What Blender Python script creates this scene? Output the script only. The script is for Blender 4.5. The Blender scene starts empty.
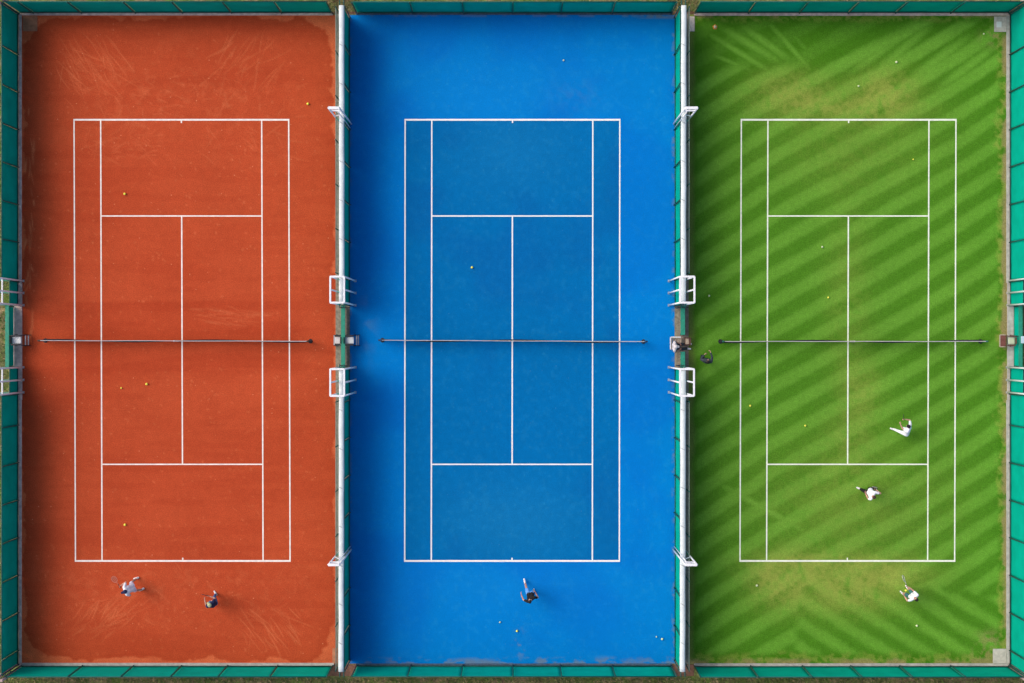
import bpy, bmesh, math, random
import numpy as np
from mathutils import Vector, Matrix, noise

R = math.radians
# ------------------------------------------------------------------ camera, sky, sun, exposure
S = 19.55                 # ground pixels per metre seen from 75 m up
H = 75.0
scene = bpy.context.scene
cam_d = bpy.data.cameras.new('camera'); cam = bpy.data.objects.new('camera', cam_d)
scene.collection.objects.link(cam)
cam.location = (0, 0, H); cam.rotation_euler = (0, 0, 0)
cam_d.sensor_width = 36; cam_d.lens = 36 * (H * S) / 1024.0
cam_d.clip_start = 1; cam_d.clip_end = 3000
scene.camera = cam

SUN_EL, SUN_AZ = 46.0, 158.0     # azimuth of the sun, counter-clockwise from +X
world = bpy.data.worlds.new('World'); scene.world = world; world.use_nodes = True
wn = world.node_tree.nodes; wl = world.node_tree.links
sky = wn.new('ShaderNodeTexSky'); sky.sky_type = 'NISHITA'; sky.sun_disc = False
sky.sun_elevation = R(SUN_EL); sky.sun_rotation = R(90 - SUN_AZ)
sky.air_density = 0.35; sky.dust_density = 2.2; sky.ozone_density = 0.0
wn['Background'].inputs['Strength'].default_value = 0.15
wl.new(sky.outputs[0], wn['Background'].inputs['Color'])
sd = bpy.data.lights.new('sun', 'SUN'); sd.energy = 0.5; sd.angle = R(46); sd.color = (1.0, 0.91, 0.76)
sun = bpy.data.objects.new('sun', sd); scene.collection.objects.link(sun)
sdir = Vector((math.cos(R(SUN_EL)) * math.cos(R(SUN_AZ)), math.cos(R(SUN_EL)) * math.sin(R(SUN_AZ)), math.sin(R(SUN_EL))))
sun.rotation_euler = sdir.to_track_quat('Z', 'Y').to_euler()
sun.location = sdir * 60
scene.view_settings.view_transform = 'Standard'; scene.view_settings.look = 'None'
scene.view_settings.exposure = 1.12; scene.view_settings.gamma = 1
scene.view_settings.use_curve_mapping = False

random.seed(7); rng = np.random.default_rng(11)
C = scene.collection

def W(px, py, z=0.0):      # ground plan drawn at 19.55 units per metre, origin in the middle of the site
    return Vector(((px - 512) / S, (341.5 - py) / S, z))

# ------------------------------------------------------------------ materials
def mat(name, col, rough=0.8, metal=0.0, vary=0.0, scale=8.0, bump=0.0, bscale=60.0, spec=0.3):
    m = bpy.data.materials.new(name); m.use_nodes = True
    n = m.node_tree.nodes; l = m.node_tree.links; b = n['Principled BSDF']
    b.inputs['Base Color'].default_value = (*col, 1); b.inputs['Roughness'].default_value = rough
    b.inputs['Metallic'].default_value = metal; b.inputs['Specular IOR Level'].default_value = spec
    geo = n.new('ShaderNodeNewGeometry')
    if vary:
        t = n.new('ShaderNodeTexNoise'); t.inputs['Scale'].default_value = scale; t.inputs['Detail'].default_value = 5
        l.new(geo.outputs['Position'], t.inputs['Vector'])
        mr = n.new('ShaderNodeMapRange'); l.new(t.outputs['Fac'], mr.inputs[0])
        mr.inputs[1].default_value = .3; mr.inputs[2].default_value = .7
        mr.inputs[3].default_value = 1 - vary; mr.inputs[4].default_value = 1 + vary
        v = n.new('ShaderNodeVectorMath'); v.operation = 'SCALE'; v.inputs[0].default_value = col
        l.new(mr.outputs[0], v.inputs['Scale']); l.new(v.outputs[0], b.inputs['Base Color'])
    if bump:
        t2 = n.new('ShaderNodeTexNoise'); t2.inputs['Scale'].default_value = bscale; t2.inputs['Detail'].default_value = 4
        l.new(geo.outputs['Position'], t2.inputs['Vector'])
        bp = n.new('ShaderNodeBump'); bp.inputs['Strength'].default_value = bump; bp.inputs['Distance'].default_value = .02
        l.new(t2.outputs['Fac'], bp.inputs['Height']); l.new(bp.outputs[0], b.inputs['Normal'])
    return m

M = {}
M['white'] = mat('white_paint', (.78, .79, .78), .5, vary=.05, scale=3)
M['cover'] = mat('white_cover', (.62, .68, .655), .6, vary=.10, scale=2.5, bump=.3, bscale=9)
M['line'] = mat('line_paint', (.84, .84, .78), .8, vary=.05, scale=9)
M['clayline'] = mat('dusty_line_tape', (.84, .76, .67), .8, vary=.12, scale=5)
M['grassline'] = mat('chalk_line', (.80, .84, .68), .9, vary=.10, scale=7)
M['post'] = mat('dark_green_steel', (.008, .085, .07), .6)
M['rail'] = mat('green_painted_rail', (.02, .24, .15), .5, vary=.15, scale=6)
M['screen'] = mat('teal_windscreen_fabric', (.0005, .37, .26), .9, vary=.10, scale=1.1, bump=.3, bscale=5, spec=.03)
M['hem'] = mat('windscreen_hem', (.004, .11, .10), .8)
M['steel'] = mat('galvanised_steel', (.42, .42, .42), .45, metal=.5, vary=.1)
M['pinkpost'] = mat('weathered_pink_post', (.50, .36, .33), .7, vary=.25, scale=4)
M['dark'] = mat('black_steel', (.02, .02, .025), .5)
M['netcord'] = mat('black_net_cord', (.015, .018, .02), .8)
M['band'] = mat('white_net_band', (.46, .44, .43), .8, vary=.08, scale=4)
M['kerbpink'] = mat('dusty_pink_concrete', (.60, .45, .39), .9, vary=.25, scale=5, bump=.4)
M['kerbgrey'] = mat('grey_concrete', (.42, .40, .36), .9, vary=.2, scale=5, bump=.4)
M['kerbdark'] = mat('dark_blue_kerb', (.06, .10, .15), .9, vary=.3, scale=8)
M['slab'] = mat('pale_concrete_slab', (.50, .45, .40), .9, vary=.18, scale=7, bump=.4)
M['slabred'] = mat('clay_stained_slab', (.42, .17, .09), .9, vary=.25, scale=5, bump=.4)
M['strip'] = mat('brown_grey_paving', (.24, .20, .15), .95, vary=.3, scale=7, bump=.5)
M['brick'] = mat('red_brown_earth', (.19, .095, .06), .95, vary=.4, scale=6, bump=.5)
M['plastic'] = mat('white_plastic', (.66, .68, .66), .4, vary=.04)
M['seatgreen'] = mat('pale_green_plastic', (.50, .60, .40), .4)
M['redwood'] = mat('red_brown_boards', (.17, .065, .05), .7, vary=.2, scale=10)
M['beige'] = mat('beige_wood', (.42, .34, .25), .7, vary=.2, scale=12)
M['brownwood'] = mat('dark_brown_wood', (.10, .05, .035), .7, vary=.2, scale=12)
M['ball'] = mat('yellow_felt', (.90, .84, .10), .95)
M['paleball'] = mat('faded_ball_felt', (.68, .74, .42), .95)
M['orange'] = mat('orange_plastic', (.75, .25, .04), .5)
M['cream'] = mat('cream_plastic', (.80, .70, .48), .5)
M['bluecloth'] = mat('pale_blue_cloth', (.42, .58, .62), .8, vary=.1)
M['skin'] = mat('skin', (.50, .27, .19), .6, spec=.3)
M['skindark'] = mat('tanned_skin', (.36, .17, .11), .6, spec=.3)
for nm, c in dict(whitecloth=(.80, .80, .82), lavender=(.70, .70, .80), navy=(.016, .022, .07), lightblue=(.12, .33, .70),
                  black=(.012, .011, .012), charcoal=(.035, .045, .055), teal=(.05, .16, .15), shoe=(.80, .78, .74),
                  yellowcap=(.40, .44, .24), denim=(.05, .11, .24), greyblue=(.07, .11, .18), offwhite=(.62, .58, .56)).items():
    M[nm] = mat('cloth_' + nm, c, .9, vary=.08, scale=14, bump=.25, bscale=25)
M['hairblack'] = mat('black_hair', (.012, .009, .008), .5, vary=.3, scale=60, bump=.5, bscale=120)
M['hairbrown'] = mat('brown_hair', (.07, .03, .02), .5, vary=.3, scale=60, bump=.5, bscale=120)

# ------------------------------------------------------------------ mesh helpers
def obj(name, bm, m=None, parent=None, smooth=False):
    me = bpy.data.meshes.new(name)
    bmesh.ops.recalc_face_normals(bm, faces=bm.faces)
    bm.to_mesh(me); bm.free()
    if smooth:
        me.polygons.foreach_set('use_smooth', [True] * len(me.polygons))
    if m: me.materials.append(m)
    o = bpy.data.objects.new(name, me); C.objects.link(o)
    if parent: o.parent = parent
    return o
def empty(name, loc=(0, 0, 0), rz=0.0):
    o = bpy.data.objects.new(name, None); C.objects.link(o)
    o.location = loc; o.rotation_euler = (0, 0, rz); o.empty_display_size = .3
    return o
def tag(o, label, cat, group=None):
    o['label'] = label; o['category'] = cat
    if group: o['group'] = group
    return o
def struct(o):
    o['kind'] = 'structure'; return o
def box(bm, a, b, bev=0.0):
    a = Vector(a); b = Vector(b); c = (a + b) / 2; d = b - a
    r = bmesh.ops.create_cube(bm, size=1.0, matrix=Matrix.Translation(c) @ Matrix.Diagonal((abs(d.x), abs(d.y), abs(d.z), 1)))
    if bev:
        ed = list({e for v in r['verts'] for e in v.link_edges})
        bmesh.ops.bevel(bm, geom=ed, offset=bev, segments=2, affect='EDGES')
def tube(bm, a, b, r, r2=None, seg=10):
    a = Vector(a); b = Vector(b); d = b - a; L = d.length
    if L < 1e-6: return
    q = d.to_track_quat('Z', 'Y').to_matrix().to_4x4()
    bmesh.ops.create_cone(bm, cap_ends=True, segments=seg, radius1=r, radius2=r if r2 is None else r2, depth=L,
                          matrix=Matrix.Translation((a + b) / 2) @ q)
def bar(bm, a, b, w, h, bev=0.0):      # square bar between two points
    a = Vector(a); b = Vector(b); d = b - a; L = d.length
    q = d.to_track_quat('X', 'Z').to_matrix().to_4x4()
    r = bmesh.ops.create_cube(bm, size=1.0, matrix=Matrix.Translation((a + b) / 2) @ q @ Matrix.Diagonal((L, w, h, 1)))
    if bev:
        ed = list({e for v in r['verts'] for e in v.link_edges})
        bmesh.ops.bevel(bm, geom=ed, offset=bev, segments=1, affect='EDGES')
def ball(bm, c, r, sub=2, sc=None):
    m = Matrix.Translation(Vector(c))
    if sc is not None: m = m @ sc
    bmesh.ops.create_icosphere(bm, subdivisions=sub, radius=r, matrix=m)

# ------------------------------------------------------------------ painted-mask ground sheets
def smooth(e0, e1, x):
    t = np.clip((x - e0) / (e1 - e0), 0, 1); return t * t * (3 - 2 * t)
def vnoise(x, y, scale, seed):        # cheap value noise
    r = np.random.default_rng(seed); g = r.random((256, 256))
    xs = x / scale; ys = y / scale
    xi = np.floor(xs).astype(int); yi = np.floor(ys).astype(int); fx = xs - xi; fy = ys - yi
    fx = fx * fx * (3 - 2 * fx); fy = fy * fy * (3 - 2 * fy)
    a = g[yi % 256, xi % 256]; b = g[yi % 256, (xi + 1) % 256]; c = g[(yi + 1) % 256, xi % 256]; d = g[(yi + 1) % 256, (xi + 1) % 256]
    return (a * (1 - fx) + b * fx) * (1 - fy) + (c * (1 - fx) + d * fx) * fy
def fbm(x, y, scale, seed, o=4):
    s = 0; a = 1; t = 0
    for k in range(o):
        s = s + a * vnoise(x, y, scale / 2 ** k, seed + k); t += a; a *= .55
    return s / t
def sheet(name, x0, y0, x1, y1, z, fn, m, step=1.0):
    nx = int((x1 - x0) / step) + 1; ny = int((y1 - y0) / step) + 1
    px = np.linspace(x0, x1, nx); py = np.linspace(y0, y1, ny)
    X, Y = np.meshgrid(px, py)
    co = np.zeros((nx * ny, 3), np.float32)
    co[:, 0] = ((X - 512) / S).ravel(); co[:, 1] = ((341.5 - Y) / S).ravel(); co[:, 2] = z
    i = np.arange(nx * ny).reshape(ny, nx)
    f = np.stack([i[:-1, :-1], i[1:, :-1], i[1:, 1:], i[:-1, 1:]], -1).reshape(-1, 4).astype(np.int32)
    me = bpy.data.meshes.new(name)
    me.vertices.add(len(co)); me.vertices.foreach_set('co', co.ravel())
    me.loops.add(f.size); me.loops.foreach_set('vertex_index', f.ravel())
    me.polygons.add(len(f)); me.polygons.foreach_set('loop_start', np.arange(0, f.size, 4, dtype=np.int32))
    me.update(calc_edges=True)
    R_, G_, B_ = fn(X, Y)
    at = me.attributes.new('wear_shade', 'FLOAT_COLOR', 'POINT')
    buf = np.ones((nx * ny, 4), np.float32)
    buf[:, 0] = R_.ravel(); buf[:, 1] = G_.ravel(); buf[:, 2] = B_.ravel()
    at.data.foreach_set('color', buf.ravel())
    me.materials.append(m)
    o = bpy.data.objects.new(name, me); C.objects.link(o); struct(o)
    return o
def surf_mat(name, base, c1, c2, c3, grain=.10, gscale=35, broad=.08, bscale=.35, speck=None, speck_amt=.0, rough=.9, bump=.35, mid=.05, mscale=3.0):
    """base colour mixed with c1, c2, c3 by the three wear channels, then grain"""
    m = bpy.data.materials.new(name); m.use_nodes = True
    n = m.node_tree.nodes; l = m.node_tree.links; b = n['Principled BSDF']
    b.inputs['Roughness'].default_value = rough; b.inputs['Specular IOR Level'].default_value = .04
    geo = n.new('ShaderNodeNewGeometry'); at = n.new('ShaderNodeAttribute'); at.attribute_name = 'wear_shade'
    sep = n.new('ShaderNodeSeparateColor'); l.new(at.outputs['Color'], sep.inputs[0])
    cur = None
    for k, c in enumerate((c1, c2, c3)):
        mx = n.new('ShaderNodeMix'); mx.data_type = 'RGBA'
        l.new(sep.outputs[k], mx.inputs[0])
        if cur is None: mx.inputs[6].default_value = (*base, 1)
        else: l.new(cur, mx.inputs[6])
        mx.inputs[7].default_value = (*c, 1); cur = mx.outputs[2]
    def noise_fac(scale, lo, hi, detail=4, seed=0.0):
        t = n.new('ShaderNodeTexNoise'); t.noise_dimensions = '4D'; t.inputs['W'].default_value = seed
        t.inputs['Scale'].default_value = scale; t.inputs['Detail'].default_value = detail
        l.new(geo.outputs['Position'], t.inputs['Vector'])
        r = n.new('ShaderNodeMapRange'); l.new(t.outputs['Fac'], r.inputs[0])
        r.inputs[1].default_value = .3; r.inputs[2].default_value = .7; r.inputs[3].default_value = lo; r.inputs[4].default_value = hi
        return r.outputs[0], t
    g1, t1 = noise_fac(gscale, 1 - grain, 1 + grain, 2)
    g2, _ = noise_fac(bscale, 1 - broad, 1 + broad, 3, 3.0)
    g3, _ = noise_fac(mscale, 1 - mid, 1 + mid, 5, 7.0)
    for g in (g1, g2, g3):
        v = n.new('ShaderNodeVectorMath'); v.operation = 'SCALE'; l.new(cur, v.inputs[0]); l.new(g, v.inputs['Scale']); cur = v.outputs[0]
    if speck:
        t = n.new('ShaderNodeTexVoronoi'); t.inputs['Scale'].default_value = 3.1
        l.new(geo.outputs['Position'], t.inputs['Vector'])
        r = n.new('ShaderNodeMapRange'); l.new(t.outputs['Distance'], r.inputs[0])
        r.inputs[1].default_value = .05; r.inputs[2].default_value = .10; r.inputs[3].default_value = 1; r.inputs[4].default_value = 0
        t4 = n.new('ShaderNodeSeparateColor'); l.new(t.outputs['Color'], t4.inputs[0])
        r2 = n.new('ShaderNodeMapRange'); l.new(t4.outputs[0], r2.inputs[0])
        r2.inputs[1].default_value = .55; r2.inputs[2].default_value = 1; r2.inputs[3].default_value = 0; r2.inputs[4].default_value = speck_amt
        mu = n.new('ShaderNodeMath'); mu.operation = 'MULTIPLY'; l.new(r.outputs[0], mu.inputs[0]); l.new(r2.outputs[0], mu.inputs[1])
        mx = n.new('ShaderNodeMix'); mx.data_type = 'RGBA'; l.new(mu.outputs[0], mx.inputs[0]); l.new(cur, mx.inputs[6])
        mx.inputs[7].default_value = (*speck, 1); cur = mx.outputs[2]
    l.new(cur, b.inputs['Base Color'])
    bp = n.new('ShaderNodeBump'); bp.inputs['Strength'].default_value = bump; bp.inputs['Distance'].default_value = .01
    l.new(t1.outputs['Fac'], bp.inputs['Height']); l.new(bp.outputs[0], b.inputs['Normal'])
    return m

def stroke(A, X, Y, pts, w, amt, fade=True):     # rasterise one soft polyline into A
    pts = np.array(pts, float)
    x0, y0 = pts.min(0) - 3 * w - 1; x1, y1 = pts.max(0) + 3 * w + 1
    sel = (slice(max(0, int(y0 - Y[0, 0])), max(0, int(y1 - Y[0, 0])) + 1), slice(max(0, int(x0 - X[0, 0])), max(0, int(x1 - X[0, 0])) + 1))
    x = X[sel]; y = Y[sel]
    if x.size == 0: return
    best = np.full(x.shape, 1e9); tt = np.zeros(x.shape); n = len(pts) - 1
    for k in range(n):
        a, b = pts[k], pts[k + 1]; d = b - a; L = (d ** 2).sum() + 1e-9
        t = np.clip(((x - a[0]) * d[0] + (y - a[1]) * d[1]) / L, 0, 1)
        q = (x - a[0] - t * d[0]) ** 2 + (y - a[1] - t * d[1]) ** 2
        m = q < best; best = np.where(m, q, best); tt = np.where(m, (k + t) / n, tt)
    v = amt * np.exp(-best / (2 * (w * .5) ** 2))
    if fade: v = v * np.sin(np.pi * np.clip(tt * .92 + .04, 0, 1)) ** .6
    A[sel] = np.maximum(A[sel], v)
def blob(X, Y, cx, cy, rx, ry): return np.exp(-(((X - cx) / rx) ** 2 + ((Y - cy) / ry) ** 2))

def clay_wear_shade(X, Y):
    # R = loose orange dust round the unswept edge, G = pale drag and slide marks, B = darker clay and painted shade by the net
    cx, cy, hx, hy, rad = 179.5, 338.8, 155.5, 320.2, 38
    qx = np.abs(X - cx) - (hx - rad); qy = np.abs(Y - cy) - (hy - rad)
    d = np.hypot(np.maximum(qx, 0), np.maximum(qy, 0)) + np.minimum(np.maximum(qx, qy), 0) - rad
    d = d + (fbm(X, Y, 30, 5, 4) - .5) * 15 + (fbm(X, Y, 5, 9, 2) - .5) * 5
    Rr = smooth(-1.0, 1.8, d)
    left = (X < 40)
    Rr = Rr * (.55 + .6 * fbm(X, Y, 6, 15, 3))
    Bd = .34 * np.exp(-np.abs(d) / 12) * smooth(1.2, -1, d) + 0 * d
    G = np.zeros_like(X)
    r = np.random.default_rng(3)
    def arcs(n, cxr, cyr, ang, da, L, w=(0.7, 1.3), a=(.15, .5)):
        for _ in range(n):
            x = r.uniform(*cxr); y = r.uniform(*cyr); t = R(ang + r.normal(0, da)); l = r.uniform(*L); cv = r.normal(0, .25)
            pts = []
            for k in range(7):
                pts.append((x, y)); x += math.cos(t) * l / 6; y += math.sin(t) * l / 6; t += cv / 6
            stroke(G, X, Y, pts, r.uniform(*w) * .66, r.uniform(*a) * 1.2)
    arcs(40, (55, 110), (25, 75), 55, 14, (15, 45))
    arcs(26, (60, 110), (50, 100), 20, 22, (8, 30), a=(.1, .35))
    arcs(34, (225, 295), (28, 70), 125, 14, (14, 42))
    arcs(40, (70, 120), (612, 640), -40, 14, (12, 38))
    arcs(34, (235, 290), (605, 640), 50, 14, (12, 36))
    arcs(110, (80, 300), (75, 118), 0, 60, (4, 16), a=(.08, .3))
    arcs(70, (80, 300), (562, 620), 0, 60, (4, 16), a=(.08, .3))
    arcs(90, (75, 150), (120, 160), -20, 40, (5, 22), a=(.1, .3))
    arcs(40, (200, 290), (120, 160), 25, 30, (5, 22), a=(.1, .3))
    arcs(34, (185, 260), (306, 324), 8, 5, (10, 34), w=(.8, 1.6), a=(.15, .42))
    arcs(70, (60, 320), (150, 560), 0, 60, (3, 12), a=(.05, .22))
    arcs(26, (26, 34), (90, 330), 90, 8, (6, 22), w=(1, 3.0), a=(.35, .9))
    G += .16 * smooth(.55, .75, fbm(X, Y, 7, 21, 3)) * (blob(X, Y, 180, 95, 130, 55) + blob(X, Y, 180, 590, 150, 40))
    for _ in range(900):
        x = r.uniform(30, 330); y = r.uniform(28, 655); t = r.uniform(0, 6.28); l = r.uniform(.2, 1.8)
        stroke(G, X, Y, [(x, y), (x + l * math.cos(t), y + l * math.sin(t))], r.uniform(.7, 1.2), r.uniform(.1, .5), False)
    # shade by the net painted into the clay colour, then random darker patches
    net_shade = smooth(299, 303, Y) * (1 - smooth(368, 378, Y)) * smooth(60, 76, X) * (1 - smooth(290, 310, X))
    Bd = Bd + (.26 + .16 * smooth(322, 338, Y) * (1 - smooth(341, 347, Y))) * net_shade
    Bd = Bd + .40 * smooth(.45, .7, fbm(X, Y, 60, 31, 3)) * .4
    Bd = Bd + .15 * smooth(.5, .6, fbm(X * .10, Y, 9, 77, 3))     # brush bands running across
    return np.clip(Rr, 0, 1), np.clip(G, 0, 1), np.clip(Bd, 0, 1)

def blue_wear(X, Y):
    # R = grey dust on the rims, G = faint pale scuffs, B = deeper blue stain
    n = fbm(X, Y, 12, 41, 4); n2 = fbm(X, Y, 5, 45, 3)
    n3 = fbm(X * .5, Y, 5, 47, 4)
    Rr = .75 * smooth(.45, .62, n3) * smooth(655.5, 662, Y + (n - .5) * 5)
    Rr = np.maximum(Rr, .85 * smooth(.40, .60, n3) * (1 - smooth(16.5, 20, Y)) * smooth(630, 655, X))
    Rr = np.maximum(Rr, .6 * smooth(.5, .7, n) * (1 - smooth(15.5, 18, Y)))
    Rr = np.maximum(Rr, .55 * smooth(.48, .7, n2) * smooth(670.5, 673.5, X))
    Rr = np.maximum(Rr, .35 * smooth(.48, .7, n2) * (1 - smooth(351, 353, X)))
    Rr = np.maximum(Rr, .38 * smooth(.5, .7, n2) * blob(X, Y, 520, 645, 5, 13) * 1.6)
    Rr = np.maximum(Rr, .25 * smooth(.42, .7, n) * blob(X, Y, 364, 328, 10, 28))
    Rr = np.maximum(Rr, .10 * smooth(.35, .7, n2) * blob(X, Y, 575, 95, 22, 14))
    G = .22 * smooth(.55, .8, fbm(X, Y, 4, 51, 2)) + .12 * blob(X, Y, 512, 95, 130, 40) + .12 * blob(X, Y, 520, 585, 120, 25)
    r = np.random.default_rng(5); L = np.zeros_like(X)
    for _ in range(60):
        x = r.uniform(360, 665); y = r.uniform(20, 655); t = r.uniform(0, 6.28); l = r.uniform(2, 14)
        stroke(L, X, Y, [(x, y), (x + l * math.cos(t), y + l * math.sin(t))], .8, r.uniform(.05, .25))
    for _ in range(350):
        x = r.uniform(352, 672); y = r.uniform(20, 655); t = r.uniform(0, 6.28); l = r.uniform(.2, 1.2)
        stroke(L, X, Y, [(x, y), (x + l * math.cos(t), y + l * math.sin(t))], r.uniform(.7, 1.1), r.uniform(.2, .7), False)
    B = .35 * smooth(.45, .7, fbm(X, Y, 80, 61, 3))
    return np.clip(Rr, 0, 1), np.clip(G + L, 0, 1), np.clip(B, 0, 1)
def inner_wear(X, Y):
    G = .2 * smooth(.55, .8, fbm(X, Y, 4, 71, 2)) + .22 * blob(X, Y, 512, 150, 60, 45) + .3 * blob(X, Y, 512, 520, 70, 40)
    r = np.random.default_rng(6); L = np.zeros_like(X)
    for _ in range(50):
        x = r.uniform(410, 610); y = r.uniform(125, 555); t = r.uniform(0, 6.28); l = r.uniform(1, 6)
        stroke(L, X, Y, [(x, y), (x + l * math.cos(t), y + l * math.sin(t))], .7, r.uniform(.1, .35))
    for _ in range(260):
        x = r.uniform(407, 617); y = r.uniform(122, 558); t = r.uniform(0, 6.28); l = r.uniform(.2, 1.2)
        stroke(L, X, Y, [(x, y), (x + l * math.cos(t), y + l * math.sin(t))], r.uniform(.7, 1.1), r.uniform(.2, .8), False)
    return np.zeros_like(X), np.clip(G + L, 0, 1), .4 * smooth(.45, .7, fbm(X, Y, 70, 81, 3))

def grass_wear(X, Y):
    # R = light mowing direction, G = dry worn turf, B = bare earth at the rim
    wx = (fbm(X, Y, 60, 101, 2) - .5) * 8; wob = (fbm(X, Y, 9, 103, 2) - .5) * 3.0
    def st(u, soft=.16, duty=0.0):
        s = np.sin(2 * np.pi * u) + duty
        return smooth(-soft * 2, soft * 2, s)
    u1 = (Y + .53 * (X - 848) + 2.75e-6 * (X - 848) ** 3 + wx * .6 + wob * .6) / 28.6 + .13
    # lines fan slightly on the right edge
    main = st(u1, .36)
    u2 = (Y - .62 * (X - 848) + wob * 1.2 + wx * .4) / 24.0 + .12
    lower = st(u2, .5)
    # lower-right chevron
    zone = smooth(-5, 5, Y - (574 + (X - 848) * .16 + 3 * np.sin(X * .2))) * smooth(-6, 6, X - (800 - (Y - 600) * .10))
    A = main * (1 - zone) + lower * zone
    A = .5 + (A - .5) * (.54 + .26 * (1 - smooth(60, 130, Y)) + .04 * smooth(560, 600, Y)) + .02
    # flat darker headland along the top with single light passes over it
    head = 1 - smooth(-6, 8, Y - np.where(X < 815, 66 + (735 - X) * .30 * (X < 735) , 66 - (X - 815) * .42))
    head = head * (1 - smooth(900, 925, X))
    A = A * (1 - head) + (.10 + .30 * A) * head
    P = np.zeros_like(X)
    for a, b, w, am in (((709, 53), (752, 71), 2.6, .55), ((709, 34), (771, 72), 3.4, .75), ((722, 28), (780, 62), 5.0, .70),
                        ((742, 26), (790, 60), 4.5, .70), ((768, 22), (809, 68), 3.2, .65), ((786, 26), (815, 60), 3, .3),
                        ((848, 74), (912, 30), 5, .6), ((868, 79), (932, 24), 5.5, .65), ((905, 84), (972, 34), 6, .7), ((935, 92), (1000, 42), 6, .7), ((900, 56), (914, 32), 3, .35)):
        stroke(P, X, Y, [a, b], w * 1.35, min(1, am * 1.45))
    A = np.maximum(A, P)
    # old wheel line crossing lower left
    for a, b, w, am in (((716, 482), (806, 532), 6, .95), ((700, 470), (780, 517), 3, .35), ((930, 130), (1000, 150), 4, .35), ((940, 150), (1000, 120), 3, .3)):
        Q = np.zeros_like(X); stroke(Q, X, Y, [a, b], w, am); A = np.maximum(A, Q)
    A = A * (.86 + .28 * fbm(X, Y, 30, 111, 3)) + .10 * (fbm(X, Y, 5, 113, 3) - .5)
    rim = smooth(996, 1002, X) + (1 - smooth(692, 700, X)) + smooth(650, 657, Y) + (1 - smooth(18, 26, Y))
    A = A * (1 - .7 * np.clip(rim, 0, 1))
    n = fbm(X, Y, 16, 121, 4); n2 = fbm(X, Y, 4, 123, 3)
    Wn = (.9 * blob(X, Y, 790, 92, 38, 20) + .95 * blob(X, Y, 886, 92, 32, 22) + .6 * blob(X, Y, 840, 108, 70, 14)
          + .9 * blob(X, Y, 776, 586, 28, 24) + .9 * blob(X, Y, 850, 590, 50, 24) + .75 * blob(X, Y, 800, 566, 50, 16) + .7 * blob(X, Y, 885, 572, 45, 16)
          + .5 * blob(X, Y, 862, 392, 20, 30) + .35 * blob(X, Y, 850, 440, 22, 26) + .3 * blob(X, Y, 848, 300, 22, 90) + .35 * blob(X, Y, 850, 500, 90, 60)
          + .25 * blob(X, Y, 848, 150, 80, 40))
    G = .78 * np.clip(Wn, 0, 1) * smooth(.10, .85, n * .5 + n2 * .5 + .12)
    G = np.maximum(G, .55 * smooth(996, 1001, X + (n - .5) * 14) * smooth(.3, .6, n2))
    G = np.maximum(G, .4 * smooth(650, 658, Y + (n - .5) * 14) * smooth(.35, .6, n2))
    G = np.maximum(G, .35 * (1 - smooth(18, 24, Y + (n - .5) * 8)) * smooth(.35, .6, n2))
    B = .85 * smooth(1001, 1005, X + (n - .5) * 9) * smooth(.2, .55, n)
    B = np.maximum(B, .75 * smooth(657.5, 662, Y + (n - .5) * 7) * smooth(.35, .6, n))
    B = np.maximum(B, .7 * (1 - smooth(16.5, 20, Y + (n - .5) * 7)) * smooth(.4, .6, n))
    B = np.maximum(B, .35 * (1 - smooth(690, 697, X + (n - .5) * 5)))
    for (bx, by) in ((994, 36), (990, 640), (984, 655)):
        B = np.maximum(B, .6 * blob(X, Y, bx, by, 12, 9) * smooth(.4, .6, n2))
    return np.clip(A, 0, 1), np.clip(G, 0, 1), np.clip(B, 0, 1)

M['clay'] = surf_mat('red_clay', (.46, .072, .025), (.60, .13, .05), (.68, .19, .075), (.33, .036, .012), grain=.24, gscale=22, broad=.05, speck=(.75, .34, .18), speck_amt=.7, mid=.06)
M['blue'] = surf_mat('blue_acrylic', (.0001, .185, .54), (.15, .20, .23), (.012, .25, .56), (.001, .115, .48), grain=.13, gscale=24, broad=.03, speck=(.12, .38, .62), speck_amt=.22, rough=.75, bump=.15, mid=.03)
M['inner'] = surf_mat('blue_court_acrylic', (.0001, .138, .37), (.2, .24, .28), (.012, .20, .42), (.002, .095, .31), grain=.16, gscale=24, broad=.03, speck=(.12, .38, .62), speck_amt=.25, rough=.75, bump=.15, mid=.05)
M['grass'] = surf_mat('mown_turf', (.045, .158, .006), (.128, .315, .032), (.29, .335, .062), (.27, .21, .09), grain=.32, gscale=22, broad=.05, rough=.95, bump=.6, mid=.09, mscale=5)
M['rough'] = surf_mat('rough_ground', (.15, .17, .055), (.28, .20, .11), (.11, .16, .035), (.11, .09, .055), grain=.35, gscale=14, broad=.2, bscale=.8, rough=1, bump=.8, mid=.3, mscale=4)

def rough_wear(X, Y):
    n = fbm(X, Y, 18, 201, 4); m = fbm(X, Y, 7, 205, 3)
    return smooth(.4, .65, n), smooth(.45, .7, m), .6 * smooth(.5, .75, fbm(X, Y, 11, 209, 3))
# ground: one sheet to the horizon plus a finer apron that surrounds the courts
bm = bmesh.new()
bmesh.ops.create_grid(bm, x_segments=8, y_segments=8, size=900, matrix=Matrix.Translation((0, 0, -.03)))
struct(obj('ground', bm, mat('meadow_ground', (.09, .10, .04), 1, vary=.35, scale=1.5, bump=.8, bscale=10)))
o = sheet('rough_grass_apron', -240, -240, 1264, 924, -.02, rough_wear, M['rough'], 4.0)
sheet('clay_court', 21.5, 15, 336, 664, .004, clay_wear_shade, M['clay'])
sheet('hard_court', 349.5, 15, 675, 663.5, .004, blue_wear, M['blue'])
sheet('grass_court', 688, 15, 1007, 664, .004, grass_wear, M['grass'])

# the darker playing rectangle of the hard court
sheet('hard_court_playing_area', 405.2, 119.5, 619.6, 561.2, .008, inner_wear, M['inner'])

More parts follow.
